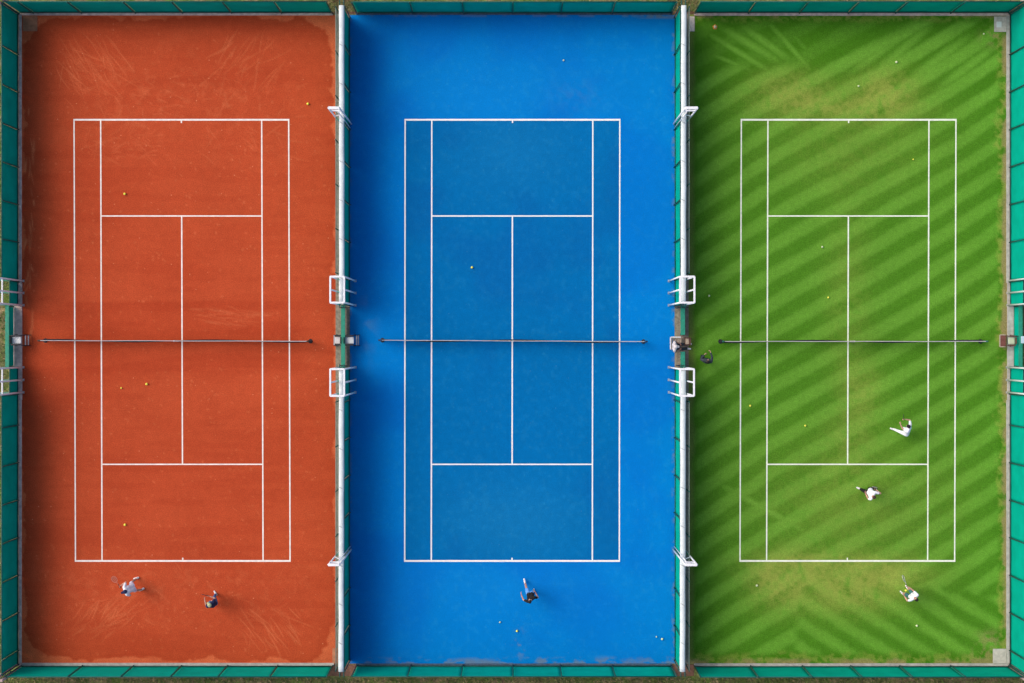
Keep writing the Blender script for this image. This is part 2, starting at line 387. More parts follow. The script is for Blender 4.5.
def paving(name, x0, y0, x1, y1, z, h, m, bev=.0):
    bm = bmesh.new(); a = W(x0, y1); b = W(x1, y0)
    box(bm, (a.x, a.y, z), (b.x, b.y, z + h), bev)
    return struct(obj(name, bm, m))
# kerbs round each court (real low concrete edgings)
paving('kerb', 18.9, 13.2, 21.9, 283, -.02, .09, M['kerbpink'], .01)
paving('kerb', 12.9, 283, 22.3, 400, -.02, .07, M['kerbpink'], .01)
paving('kerb', 18.9, 400, 21.9, 665.6, -.02, .09, M['kerbpink'], .01)
paving('kerb', 21.95, 13.2, 333, 15.5, -.02, .09, M['kerbpink'], .01)
paving('kerb', 21.95, 662.8, 334, 665.5, -.02, .09, M['kerbgrey'], .01)
paving('kerb', 356, 13.4, 672, 15.0, -.02, .06, M['kerbdark'], .01)
paving('kerb', 356, 663.6, 672, 665.4, -.02, .06, M['kerbdark'], .01)
paving('kerb', 694, 13.2, 1009.3, 15.8, -.02, .09, M['kerbpink'], .01)
paving('kerb', 694, 663.2, 1009.3, 665.9, -.02, .09, M['kerbgrey'], .01)
paving('kerb', 1006.2, 15.9, 1009.3, 283, -.02, .09, M['kerbgrey'], .01)
paving('kerb', 1007.0, 283, 1013.6, 400, -.02, .07, M['kerbgrey'], .01)
paving('kerb', 1006.2, 400, 1009.3, 663.1, -.02, .09, M['kerbgrey'], .01)
# paving between the twin fences of each divider
paving('divider_paving', 335.6, 14, 349.9, 664, -.02, .030, M['strip'])
paving('divider_paving', 674.6, 14, 688.6, 664, -.02, .030, M['strip'])
paving('path', 326, -80, 358, 13.6, -.02, .024, M['brick'])
paving('path', 668, -80, 697, 13.6, -.02, .024, M['brick'])
paving('path', 328, 664.6, 358, 676, -.02, .024, M['brick'])
paving('path', 670, 664.6, 694, 676, -.02, .024, M['brick'])
# corner slabs
paving('paving_slab', 23, 16, 37.5, 31.3, .006, .03, M['slabred'], .01)
paving('paving_slab', 994, 16.6, 1006, 32, .006, .05, M['slab'], .01)
paving('paving_slab', 992.7, 648.7, 1006, 663, .006, .05, M['slab'], .01)
paving('paving_slab', 689, 16.5, 694.6, 31.5, .006, .03, M['slab'], .01)
paving('paving_slab', 332.5, 648, 338, 663.2, .012, .03, M['slabred'], .01)

# ------------------------------------------------------------------ court markings
def markings(name, ox, m, z, dxt=0.0, dxb=0.0):
    """ox = left doubles line; dxt/dxb let the tape run a little out of square as laid"""
    bm = bmesh.new(); y0, y1 = 119.8, 560.9; w = 1.3
    xl, xr = ox, ox + 214.6; sl, sr = ox + 26.6, ox + 187.6; cm = ox + 107.3
    def sk(x, y): return x + dxt + (dxb - dxt) * (y - y0) / (y1 - y0)
    k = [0]
    def quad(xa, ya, xb, yb, ww):
        zz = z + k[0]; a = W(sk(xa, ya), ya); b = W(sk(xb, yb), yb); d = (b - a).normalized(); nrm = Vector((-d.y, d.x, 0)) * ww / 2 / S
        n = max(2, int((b - a).length / .5)); prev = None
        for i in range(n + 1):
            p = a.lerp(b, i / n); q = 1 + random.uniform(-.05, .05)
            v = (bm.verts.new((p.x + nrm.x * q, p.y + nrm.y * q, zz)), bm.verts.new((p.x - nrm.x * q, p.y - nrm.y * q, zz)))
            if prev: bm.faces.new((prev[0], prev[1], v[1], v[0]))
            prev = v
    h = w / 2; B = 1.8
    quad(xl - h, y0, xr + h, y0, B); quad(xl - h, y1, xr + h, y1, B)
    for x in (xl, xr): quad(x, y0 + B / 2, x, y1 - B / 2, w)
    for x in (sl, sr): quad(x, y0 + B / 2, x, y1 - B / 2, w)
    for y in (216.0, 464.3): quad(sl + h, y, sr - h, y, w)
    quad(cm, 216 + h, cm, 464.3 - h, w)
    quad(cm, y0 + B / 2, cm, y0 + 3.2, w); quad(cm, y1 - 3.2, cm, y1 - B / 2, w)
    return struct(obj(name, bm, m))
markings('clay_court_markings', 74.3, M['clayline'], .010, -.2, 1.2)
markings('hard_court_markings', 405.0, M['line'], .014, .2, -.3)
markings('grass_court_markings', 741.0, M['grassline'], .010, .3, -1.0)

# ------------------------------------------------------------------ fences
FH = 2.45
def fence(label, p0, p1, ts, inward, group, h=FH, dark_rail=True, screen=True):
    """p0,p1 ground plan ends; ts = post places along the run; inward = direction of the court side"""
    a = W(*p0); b = W(*p1); d = (b - a); L = d.length; u = d.normalized(); n = Vector(inward)
    t = empty('windscreen_fence', a); tag(t, label, 'fence', group)
    loc = lambda s, off, z: u * s + n * off + Vector((0, 0, z))
    places = [0.0] + [(W(*q) - a).dot(u) for q in ts] + [L]
    for s in places:
        bm = bmesh.new(); tube(bm, loc(s, .045, -.05), loc(s, .045, h + .05), .029, seg=8); ball(bm, loc(s, .045, h + .05), .048, 1)
        obj('post', bm, M['post'], t, True)
    for z, nm in ((h, 'top_rail'), (.12, 'bottom_rail')):
        bm = bmesh.new(); tube(bm, loc(0, 0, z), loc(L, 0, z), .026, seg=8); obj(nm, bm, M['post'], t, True)
    for i in range(len(places) - 1):
        s0, s1 = places[i] + .012, places[i + 1] - .012
        if s1 - s0 < .1: continue
        bm = bmesh.new(); nx, nz = 14, 8; g = []
        ph = random.uniform(0, 6); am = random.uniform(.008, .022)
        for k in range(nz + 1):
            row = []
            for j in range(nx + 1):
                fx, fz = j / nx, k / nz
                o_ = am * math.sin(math.pi * fx) * (math.sin(fz * 3.1) + .4 * math.sin(5 * fx + ph + fz * 4)) + .004 * math.sin(17 * fx + ph)
                row.append(bm.verts.new(loc(s0 + (s1 - s0) * fx, -.03 - o_, .0 + (h - .02) * fz)))
            g.append(row)
        for k in range(nz):
            for j in range(nx): bm.faces.new((g[k][j], g[k][j + 1], g[k + 1][j + 1], g[k + 1][j]))
        o = obj('windscreen_panel', bm, M['screen'], t, True)
        so = o.modifiers.new('thick', 'SOLIDIFY'); so.thickness = .004
        bm = bmesh.new()
        bar(bm, loc(s0, -.024, h - .03), loc(s1, -.024, h - .03), .012, .07); obj('hem', bm, M['hem'], o)
    return t
gE = 'perimeter fences hung with teal windscreen'
tops = lambda xs, y: [(x, y) for x in xs]
fence('teal fence along the top end of the red clay court', (19.5, 12.8), (332.5, 12.8), tops((34, 82, 136, 183, 232, 282), 12.8), (0, -1, 0), gE)
fence('teal fence along the top end of the blue court', (357, 13.0), (671.5, 13.0), tops((413, 464, 513, 561, 612), 13), (0, -1, 0), gE)
fence('teal fence along the top end of the grass court', (694.5, 12.8), (1008.5, 12.8), tops((748, 799, 848, 895, 950), 12.8), (0, -1, 0), gE)
fence('teal fence along the bottom end of the red clay court', (22, 665.9), (333, 665.9), tops((83, 134, 182, 228, 278), 665.9), (0, 1, 0), gE)
fence('teal fence along the bottom end of the blue court', (357, 665.6), (671, 665.6), tops((411, 463, 513, 560, 612), 665.6), (0, 1, 0), gE)
fence('teal fence along the bottom end of the grass court', (694, 666.1), (1008, 666.1), tops((750, 802, 850, 899, 950), 666.1), (0, 1, 0), gE)
side = lambda x, a, b, st, off=0: [(x, y) for y in np.arange(a + off, b - 12, st)]
fence('teal fence on the left side of the clay court, above the net line', (18.5, 14.5), (18.5, 281), side(18.5, 55, 281, 37.5), (1, 0, 0), gE)
fence('teal fence on the left side of the clay court, below the net line', (18.5, 394), (18.5, 664), side(18.5, 425, 664, 37.5), (1, 0, 0), gE)
fence('bright teal fence on the right side of the grass court, above the net line', (1009.7, 14.5), (1009.7, 281), side(1009.7, 55, 281, 37.5), (-1, 0, 0), gE)
fence('bright teal fence on the right side of the grass court, below the net line', (1009.7, 394), (1009.7, 664), side(1009.7, 425, 664, 37.5), (-1, 0, 0), gE)
# short lower pieces of fence under the white gantries at the outer sides
gL = 'knee-high to chest-high fence pieces beside the net line'
fence('short low teal fence piece under the upper left white gantry', (18.5, 282), (18.5, 305.5), [], (1, 0, 0), gL, 1.3)
fence('short low teal fence piece under the lower left white gantry', (18.5, 367), (18.5, 393), [], (1, 0, 0), gL, 1.3)
fence('short low teal fence piece under the upper right white gantry', (1009.7, 282), (1009.7, 305.5), [], (-1, 0, 0), gL, 2.0)
fence('short low teal fence piece under the lower right white gantry', (1009.7, 367), (1009.7, 393), [], (-1, 0, 0), gL, 2.0)
gD = 'divider fences between neighbouring courts'
fence('shaded teal divider fence between clay and blue courts, above the net line', (349.6, 18), (349.6, 306), side(349.6, 55, 306, 37.5), (1, 0, 0), gD)
fence('shaded teal divider fence between clay and blue courts, below the net line', (349.6, 368), (349.6, 660), side(349.6, 400, 660, 37.5), (1, 0, 0), gD)
fence('sunlit teal divider fence between blue and grass courts, above the net line', (674.8, 18), (674.8, 306), side(674.8, 55, 306, 37.5), (-1, 0, 0), gD)
fence('sunlit teal divider fence between blue and grass courts, below the net line', (674.8, 368), (674.8, 660), side(674.8, 400, 660, 37.5), (-1, 0, 0), gD)

def wire_fence(label, x, y0, y1, off):
    a = W(x, y0); L = (y1 - y0) / S; t = empty('wire_fence', a); tag(t, label, 'fence', 'open wire fences beside the covered divider fences')
    n = int(L / 1.92)
    for i in range(n + 1):
        s = -min(L, i * L / n)
        bm = bmesh.new(); tube(bm, (0, s, -.03), (0, s, FH + .12), .03, seg=8); obj('post', bm, M['post'], t, True)
    bm = bmesh.new(); tube(bm, (0, 0, FH), (0, -L, FH), .022, seg=6); obj('top_rail', bm, M['wirerail'], t, True)
    bm = bmesh.new()
    for k in range(1, 12): tube(bm, (0, 0, FH * k / 12), (0, -L, FH * k / 12), .003, seg=4)
    j = 0.0
    while j < L: tube(bm, (0, -j, .02), (0, -j, FH), .0025, seg=4); j += .2
    obj('wire_mesh', bm, M['wirerail'], t)
M['wirerail'] = mat('faded_grey_green_rail', (.16, .22, .18), .6)
wire_fence('thin wire fence on the clay side of the divider, above the net line', 341.6, 18, 275, 0)
wire_fence('thin wire fence on the clay side of the divider, below the net line', 341.6, 400, 660, 0)
wire_fence('thin wire fence on the grass side of the divider, above the net line', 683.4, 18, 275, 0)
wire_fence('thin wire fence on the grass side of the divider, below the net line', 683.4, 400, 660, 0)

# long white rolled covers lying along the tops of the dividers
def cover(label, x0, x1, ya, yb, tilt=0.0):
    t = empty('rolled_cover', W((x0 + x1) / 2, ya, FH)); tag(t, label, 'cover', 'white covers on top of the divider fences')
    L = (yb - ya) / S; w = (x1 - x0) / S; n = int(L / .3)
    bm = bmesh.new(); prev = None; prof = [(-.5, 0), (-.48, .07), (-.25, .115), (0, .12), (.25, .115), (.48, .07), (.5, 0), (.3, -.02), (-.3, -.02)]
    for i in range(n + 1):
        y = -L * i / n; k = 1 + .05 * noise.noise(Vector((i * .35, x0, 0))); sag = .012 * math.sin(i * .9) ; dx = tilt * i / n + .006 * math.sin(i * .5)
        ring = [bm.verts.new((dx + px * w * k, y, pz * 1.0 + .05 + sag * (pz > 0))) for px, pz in prof]
        if prev:
            for j in range(len(prof)): bm.faces.new((prev[j], prev[(j + 1) % len(prof)], ring[(j + 1) % len(prof)], ring[j]))
        else: bm.faces.new(ring)
        prev = ring
    bm.faces.new(prev); obj('cover_sheet', bm, M['cover'], t, True)
    i = 0; y = -1.9
    while -y < L - .4:
        bm = bmesh.new(); bar(bm, (-w * .5, y, .20), (w * .22, y - .10, .20), .022, .008)
        obj('tie_strap', bm, M['strap'], t); y -= 1.92
    for yy in (0, -L):
        for sx in (-1, 1):
            bm = bmesh.new(); tube(bm, (sx * w * .38, yy, -.02), (sx * w * .38, yy + (.3 if yy == 0 else -.3), -.01), .03, seg=6); obj('support_arm', bm, M['post'], t, True)
M['strap'] = mat('grey_strap', (.30, .33, .32), .8)
cover('white cover on the divider between clay and blue courts, upper run', 344.7, 349.9, 16.9, 303, .01)
cover('white cover on the divider between clay and blue courts, lower run', 344.7, 349.9, 369.5, 660.4, -.02)
cover('white cover on the divider between blue and grass courts, upper run', 675.4, 680.6, 16.9, 303, -.02)
cover('white cover on the divider between blue and grass courts, lower run', 674.7, 680.0, 369.5, 660.4, -.03)

# low barrier in the gaps by the nets
def barrier(label, x, y0, y1, hx, top, h=.95):
    a = W(x, (y0 + y1) / 2); L = (y1 - y0) / S; t = empty('low_barrier', a); tag(t, label, 'barrier', 'low green barriers at the net line')
    for s in (-L / 2 + .03, 0, L / 2 - .03):
        bm = bmesh.new(); box(bm, (-.03, s - .03, -.02), (.03, s + .03, h)); obj('post', bm, M['post'], t)
    bm = bmesh.new(); box(bm, (-hx, -L / 2, h), (hx, L / 2, h + .05), .01); obj('top_rail', bm, top, t)
    bm = bmesh.new(); box(bm, (-.012, -L / 2 + .07, .08), (.012, -.04, h - .01)); box(bm, (-.012, .04, .08), (.012, L / 2 - .07, h - .01)); obj('infill_panel', bm, M['screen'], t)
barrier('low green barrier in the gap of the divider between clay and blue courts', 345.3, 306.3, 367.5, .105, M['rail'])
barrier('upper low green barrier in the gap between blue and grass courts, nearer the top', 680.6, 306.3, 335, .115, M['rail'])
barrier('lower low green barrier in the gap between blue and grass courts, nearer the bottom', 680.6, 351.5, 367.5, .115, M['rail'])
barrier('low dark green barrier behind the umpire chair at the left edge', 13.8, 306, 367, .10, M['rail'])
barrier('low green barrier behind the chair at the right edge', 1014.0, 306, 367, .10, M['rail'])

# corner posts: two weathered posts at every outer corner
def corner(label, px, py, sx, sy):
    t = empty('corner_posts', W(px, py)); tag(t, label, 'corner posts', 'paired posts at the corners of the site')
    for ox, oy in ((-.14 * sx, .0), (.05 * sx, -.17 * sy)):
        ox, oy = ox, -oy
        bm = bmesh.new(); box(bm, (ox - .065, oy - .065, -.03), (ox + .065, oy + .065, FH + .40), .008); obj('post', bm, M['pinkpost'], t)
    bm = bmesh.new(); bar(bm, (-.14 * sx, 0, 1.2), (.05 * sx, .17 * sy, 1.2), .05, .05); obj('brace', bm, M['dark'], t)
corner('pinkish corner posts at the top left corner of the clay court', 19.5, 14, 1, 1)
corner('pinkish corner posts at the bottom left corner of the clay court', 19.5, 664.5, 1, -1)
corner('pinkish corner posts at the top right corner of the grass court', 1009.5, 14, -1, 1)
corner('pinkish corner posts at the bottom right corner of the grass court', 1009.5, 665, -1, -1)

# ------------------------------------------------------------------ white steel gantries
GH = 4.95
gG = 'white steel gantries straddling the fences'
def gantry(label, xi, xo, ys, h=GH, rung=None, group=gG, r=.042, topw=.095):
    """xi/xo ground plan x of the court-side and far-side posts, ys the cross rows"""
    cy = sum(ys) / len(ys); t = empty('lamp_gantry', W((xi + xo) / 2, cy)); t.name = 'white_gantry'; tag(t, label, 'gantry', group)
    o = W((xi + xo) / 2, cy); P = lambda x, y, z: W(x, y, z) - o
    for y in ys:
        for x in (xi, xo):
            bm = bmesh.new(); tube(bm, P(x, y, -.02), P(x, y, h), r, seg=8); f = obj('post', bm, M['white'], t, True)
            bm = bmesh.new(); box(bm, P(x, y, .0) - Vector((.06, .06, .02)), P(x, y, .0) + Vector((.06, .06, .02))); obj('base_plate', bm, M['steel'], f)
    for y in (ys[0], ys[-1]):
        bm = bmesh.new(); bar(bm, P(xi, y, h), P(xo, y, h), topw, .07, .006); obj('cross_beam', bm, M['white'], t)
    for x in (xi, xo):
        bm = bmesh.new(); s = 1 if x == min(xi, xo) else -1
        bar(bm, P(x, ys[0], h + .003), P(x, ys[-1], h + .003), topw * .9, .075, .006); obj('side_beam', bm, M['white'], t)
    if rung:
        bm = bmesh.new(); bar(bm, P(xi, ys[0], rung), P(xi, ys[-1], rung), .07, .06, .006); obj('rung', bm, M['white'], t)
    return t
up = (280.9, 293.0, 305.2); lo = (367.3, 379.9, 392.3)
gantry('large white gantry over the clay and blue divider, just above the net line', 355.3, 342.3, up)
gantry('large white gantry over the clay and blue divider, just below the net line', 355.3, 342.3, lo)
gantry('large white gantry over the blue and grass divider, just above the net line', 669.0, 682.4, up)
gantry('large white gantry over the blue and grass divider, just below the net line', 669.0, 682.0, lo)
gantry('white gantry at the left edge, above the net line', 23.3, 10.0, up, rung=3.1)
gantry('white gantry at the left edge, below the net line', 23.3, 10.0, lo, rung=3.1)
gantry('white gantry at the right edge, above the net line', 1007.6, 1021, up, rung=3.1)
gantry('white gantry at the right edge, below the net line', 1007.0, 1021, lo, rung=3.1)
def small_gantry(label, xi, xo, y0, y1, sgn):
    o = W((xi + xo) / 2, (y0 + y1) / 2); t = empty('white_gantry', o); tag(t, label, 'gantry', gG); h = 5.15
    P = lambda x, y, z: W(x, y, z) - o
    near, far = (y0, y1)                      # far is nearer the end of the court
    mid = far + (near - far) * .35
    for x, y, r in ((xo, mid, .040), (xi, mid, .046), (xi - (xi - xo) * .10, near, .026)):
        bm = bmesh.new(); tube(bm, P(x, y, -.02), P(x, y, h), r, seg=8); obj('post', bm, M['white'], t, True)
    xk = xi - (xi - xo) * .10
    for z, w in ((h, .13), (h - .82, .075)):
        bm = bmesh.new(); bar(bm, P(xi, mid, z), P(xo, mid, z), w, .07, .005); obj('cross_beam', bm, M['white'], t)
    bm = bmesh.new(); bar(bm, P(xi, mid, h - .004), P(xk, near, h - .004), .05, .05, .005); obj('side_beam', bm, M['white'], t)
    bm = bmesh.new(); bar(bm, P(xo, mid, h * .50), P(xk, near, h * .86), .035, .035); obj('brace', bm, M['white'], t)
small_gantry('narrow white gantry near the top of the clay and blue divider', 351.2, 340.9, 128.0, 121.8, 1)
small_gantry('narrow white gantry near the bottom of the clay and blue divider', 351.2, 340.9, 546.5, 551.0, 1)
small_gantry('narrow white gantry near the top of the blue and grass divider', 673.6, 685.0, 128.0, 121.8, 1)
small_gantry('narrow white gantry near the bottom of the blue and grass divider', 673.2, 684.4, 546.5, 551.0, 1)

# ------------------------------------------------------------------ nets
def net(label, x0, y0, x1, y1, seed, postm):
    a = W(x0, y0); b = W(x1, y1); d = b - a; L = d.length; u = d.normalized(); v = Vector((-u.y, u.x, 0)); r = random.Random(seed)
    t = empty('tennis_net', a); tag(t, label, 'net', 'tennis nets')
    def zt(s): return .914 + .156 * abs(2 * s / L - 1) ** 1.15
    def belly(s, z): return .075 * math.sin(math.pi * min(1, max(0, (z + .12) / 1.02))) * math.sin(s * .8 + seed) * min(1, s * (L - s)) + .004 * math.sin(s * 1.3 + seed)
    P = lambda s, z, o=0.0: u * s + v * (belly(s, z) + o) + Vector((0, 0, z))
    for s in (0, L):
        bm = bmesh.new(); tube(bm, u * s + Vector((0, 0, -.02)), u * s + Vector((0, 0, 1.10)), .045, seg=12); ball(bm, u * s + Vector((0, 0, 1.10)), .047, 1); p = obj('net_post', bm, postm, t, True)
        bm = bmesh.new(); q = u * (s + (.09 if s else -.09)); box(bm, q + Vector((-.05, -.04, .70)), q + Vector((.05, .04, .86)), .01); obj('winder', bm, M['dark'], p)
        bm = bmesh.new(); bmesh.ops.create_cone(bm, cap_ends=True, segments=14, radius1=.12, radius2=.10, depth=.03, matrix=Matrix.Translation(u * s + Vector((0, 0, .02)))); obj('base_plate', bm, M['dark'], p)
    bm = bmesh.new(); n = 90
    def strip(f0, f1, thick):
        prev = None
        for i in range(n + 1):
            s = .06 + (L - .12) * i / n; lo, hi = f0(s), f1(s)
            c = belly(s, .9)
            q = [bm.verts.new(u * s + v * (c + o) + Vector((0, 0, z))) for o, z in ((-thick, lo), (-thick, hi), (thick, hi), (thick, lo))]
            if prev:
                for j in range(4): bm.faces.new((prev[j], prev[(j + 1) % 4], q[(j + 1) % 4], q[j]))
            else: bm.faces.new(q)
            prev = q
        bm.faces.new(prev)
    strip(lambda s: zt(s) - .06, lambda s: zt(s), .016); obj('headband', bm, M['band'], t)
    bm = bmesh.new(); cords = int(L / .055)
    def cord(pts, w):
        prev = None
        for p in pts:
            q = [bm.verts.new(p + o) for o in (Vector((0, 0, w)) + u * 0, v * w + u * w * .5, -v * w - u * w * .5)]
            if prev:
                for j in range(3): bm.faces.new((prev[j], prev[(j + 1) % 3], q[(j + 1) % 3], q[j]))
            prev = q
    for i in range(cords + 1):
        s = .06 + (L - .12) * i / cords
        prev = None
        for k in range(5):
            z = .02 + (zt(s) - .07) * k / 4; p = P(s, z)
            q = [bm.verts.new(p + u * .005), bm.verts.new(p + v * .005), bm.verts.new(p - v * .005)]
            if prev:
                for j in range(3): bm.faces.new((prev[j], prev[(j + 1) % 3], q[(j + 1) % 3], q[j]))
            prev = q
    for k in range(18):
        cord([P(.06 + (L - .12) * i / 60, .02 + (zt(.06 + (L - .12) * i / 60) - .08) * k / 17) for i in range(61)], .005)
    obj('netting', bm, M['netcord'], t)
    bm = bmesh.new(); m = L / 2; box(bm, u * m + Vector((-.03, -.036 + belly(m, .9), .01)), u * m + Vector((.03, .036 + belly(m, .9), zt(m) + .008))); obj('centre_strap', bm, M['band'], t)
net('black net with a dusty white band across the red clay court', 45.5, 340.6, 310.5, 341.2, 1, mat('brown_net_post', (.10, .07, .04), .6))
net('net with a white band across the blue court', 382.5, 340.2, 643.5, 341.6, 2.4, mat('blue_net_post', (.02, .07, .14), .6))
net('net with a white band across the striped grass court', 720.5, 341.4, 980.5, 341.4, 4.1, mat('green_net_post', (.02, .12, .09), .6))

# ------------------------------------------------------------------ chairs by the nets
def umpire_chair(label, px, py, face, seatm, framem, boardm=None, sc=1.0, h=.78):
    t = empty('umpire_chair', W(px, py), 0 if face > 0 else math.pi); tag(t, label, 'umpire chair', 'umpire chairs at the net line')
    for sx, sy in ((-1, -1), (-1, 1), (1, -1), (1, 1)):
        bm = bmesh.new(); tube(bm, (sx * .22 * sc, sy * .29, 0), (sx * .20 * sc, sy * .24, h), .022, seg=8); obj('leg', bm, framem, t, True)
    bm = bmesh.new(); box(bm, (-.23 * sc, -.165, h), (.23 * sc, .165, h + .04), .015)
    for k in (-1, 0, 1): box(bm, (-.20 * sc, k * .10 - .04, h + .041), (.20 * sc, k * .10 + .04, h + .052), .004)
    obj('seat', bm, seatm, t)
    bm = bmesh.new(); box(bm, (-.262 * sc, -.165, h + .05), (-.235 * sc, .165, h + .32), .01); obj('backrest', bm, framem, t)
    for s in (-1, 1):
        bm = bmesh.new(); bar(bm, (-.24 * sc, s * .225, h + .18), (.22 * sc, s * .225, h + .18), .08, .03, .005); tube(bm, (.18 * sc, s * .225, h - .05), (.18 * sc, s * .225, h + .17), .014); obj('armrest', bm, framem, t)
    for z, x in ((.22, .40), (.46, .33)):
        bm = bmesh.new(); bar(bm, (x * sc, -.25, z), (x * sc, .25, z), .06, .025, .004); obj('step', bm, M['steel'] if boardm is None else boardm, t)
    for s in (-1, 1):
        bm = bmesh.new(); tube(bm, (.46 * sc, s * .27, 0), (.22 * sc, s * .25, h), .02, seg=8); obj('ladder_rail', bm, framem, t, True)
    if boardm is not None:
        bm = bmesh.new(); box(bm, (.24 * sc, -.27, .30), (.62 * sc, .27, .34), .01); obj('footboard', bm, boardm, t)
        bm = bmesh.new(); bar(bm, (.65 * sc, -.30, .33), (.65 * sc, .30, .33), .05, .06, .005)
        for s in (-1, 1): bar(bm, (.24 * sc, s * .30, .33), (.62 * sc, s * .30, .33), .05, .06, .005)
        obj('footboard_rim', bm, M['beige'], t)
    return t
umpire_chair('dark framed umpire chair with white seat at the left edge beside the clay court', 22.0, 340.2, 1, M['plastic'], M['dark'])
umpire_chair('dark framed umpire chair with white seat facing the blue court at the clay divider', 351.0, 340.3, 1, M['plastic'], M['dark'])
umpire_chair('small pale seat umpire chair facing the clay court at the divider', 339.6, 340.3, -1, M['offwhite'], M['dark'], sc=.62)
umpire_chair('umpire chair with red-brown footboard, pale green seat, at right edge of grass court', 1006.6, 340.8, -1, M['seatgreen'], M['brownwood'], M['redwood'], sc=.70, h=.7)

# bench and chair in the gap beside the grass court
def bench(label, x0, y0, x1, y1, h, m, fm):
    o = W((x0 + x1) / 2, (y0 + y1) / 2); t = empty('bench', o); tag(t, label, 'bench')
    w = (x1 - x0) / S / 2; l = (y1 - y0) / S / 2
    for sx in (-1, 1):
        for sy in (-1, 1):
            bm = bmesh.new(); box(bm, (sx * (w - .04) - .02, sy * (l - .05) - .02, 0), (sx * (w - .04) + .02, sy * (l - .05) + .02, h)); obj('leg', bm, fm, t)
    bm = bmesh.new(); n = 5
    for k in range(n):
        a = -w + .0 + (2 * w) * k / n; box(bm, (a + .008, -l, h), (a + 2 * w / n - .008, l, h + .03), .004)
    obj('seat', bm, m, t)
    bm = bmesh.new(); box(bm, (-w - .03, -l, h + .1), (-w, l, h + .42), .006); obj('backrest', bm, M['plastic'], t)
    bm = bmesh.new(); box(bm, (-w, l - .03, h + .18), (w - .05, l + .03, h + .22), .006); obj('armrest', bm, M['plastic'], t)
    return t
bench('beige slatted bench with white back beside the blue court, a person sits on it', 669.3, 337.2, 680.3, 349.5, .44, M['beige'], M['dark'])
def side_chair(label, px, py):
    t = empty('wooden_chair', W(px, py)); tag(t, label, 'chair')
    for sx in (-1, 1):
        for sy in (-1, 1):
            bm = bmesh.new(); box(bm, (sx * .12 - .015, sy * .17 - .015, 0), (sx * .12 + .015, sy * .17 + .015, .45 if sx < 0 else .85)); obj('leg', bm, M['brownwood'], t)
    bm = bmesh.new(); box(bm, (-.14, -.2, .45), (.14, .2, .48), .008); obj('seat', bm, M['brownwood'], t)
    bm = bmesh.new(); box(bm, (-.10, -.14, .482), (.07, .14, .51), .01); obj('cushion', bm, M['beige'], t)
    bm = bmesh.new(); box(bm, (.105, -.2, .62), (.135, .2, .86), .006); obj('backrest', bm, M['brownwood'], t)
side_chair('small brown wooden chair with beige cushion on the grass side of the divider gap', 686.3, 341.4)
# cloth-covered box and small white box behind the right-hand chair
t = empty('equipment_box', W(1016.0, 339.8)); tag(t, 'pale blue box standing behind the umpire chair at the right edge', 'box')
bm = bmesh.new(); box(bm, (-.10, -.17, 0), (.10, .17, 1.02), .02); obj('body', bm, M['bluecloth'], t)
bm = bmesh.new(); box(bm, (-.11, -.18, 1.025), (.11, .18, 1.06), .01); obj('lid', bm, M['bluecloth'], t)
t = empty('equipment_box', W(1019.8, 340.5)); tag(t, 'small white box at the right edge outside the low barrier', 'box')
bm = bmesh.new(); box(bm, (-.05, -.10, 0), (.05, .10, .5), .015); obj('body', bm, M['plastic'], t)
bm = bmesh.new(); box(bm, (-.055, -.105, .503), (.055, .105, .53), .006); obj('lid', bm, M['plastic'], t)
# white drain cover set in the corner slab
bm = bmesh.new(); q = W(998.6, 24.8); box(bm, q + Vector((-.13, -.15, .057)), q + Vector((.13, .15, .085)), .01)
tag(obj('drain_cover', bm, M['plastic']), 'small white square cover on the concrete slab in the top right corner', 'drain cover')
# orange marker cone
t = empty('marker_cone', W(715, 27)); tag(t, 'small orange marker cone with cream top lying in the top left of the grass court', 'marker cone')
bm = bmesh.new(); bmesh.ops.create_cone(bm, cap_ends=True, segments=5, radius1=.14, radius2=.08, depth=.06, matrix=Matrix.Translation((0, 0, .035))); obj('base', bm, M['orange'], t)
bm = bmesh.new(); bmesh.ops.create_cone(bm, cap_ends=True, segments=5, radius1=.085, radius2=.03, depth=.10, matrix=Matrix.Translation((0, 0, .12))); obj('tip', bm, M['cream'], t)

# small dark latches where fences end at the gaps
def latch(label, px, py):
    t = empty('gate_latch', W(px, py)); tag(t, label, 'gate latch', 'dark latch bars where the divider fences end')
    bm = bmesh.new(); bar(bm, (-.25, 0, 1.3), (.30, 0, 1.3), .04, .04); obj('bolt', bm, M['dark'], t)
    bm = bmesh.new(); tube(bm, (-.2, 0, 0), (-.2, 0, 1.36), .025); obj('post', bm, M['dark'], t)
latch('dark latch bar by the clay divider gap, above the umpire chairs', 347, 308)
latch('dark latch bar by the clay divider gap, below the umpire chairs', 347, 365.3)
latch('dark latch bar by the grass divider gap, below the bench', 680.5, 365.3)
latch('dark latch bar by the grass divider gap, above the bench', 679.5, 308)

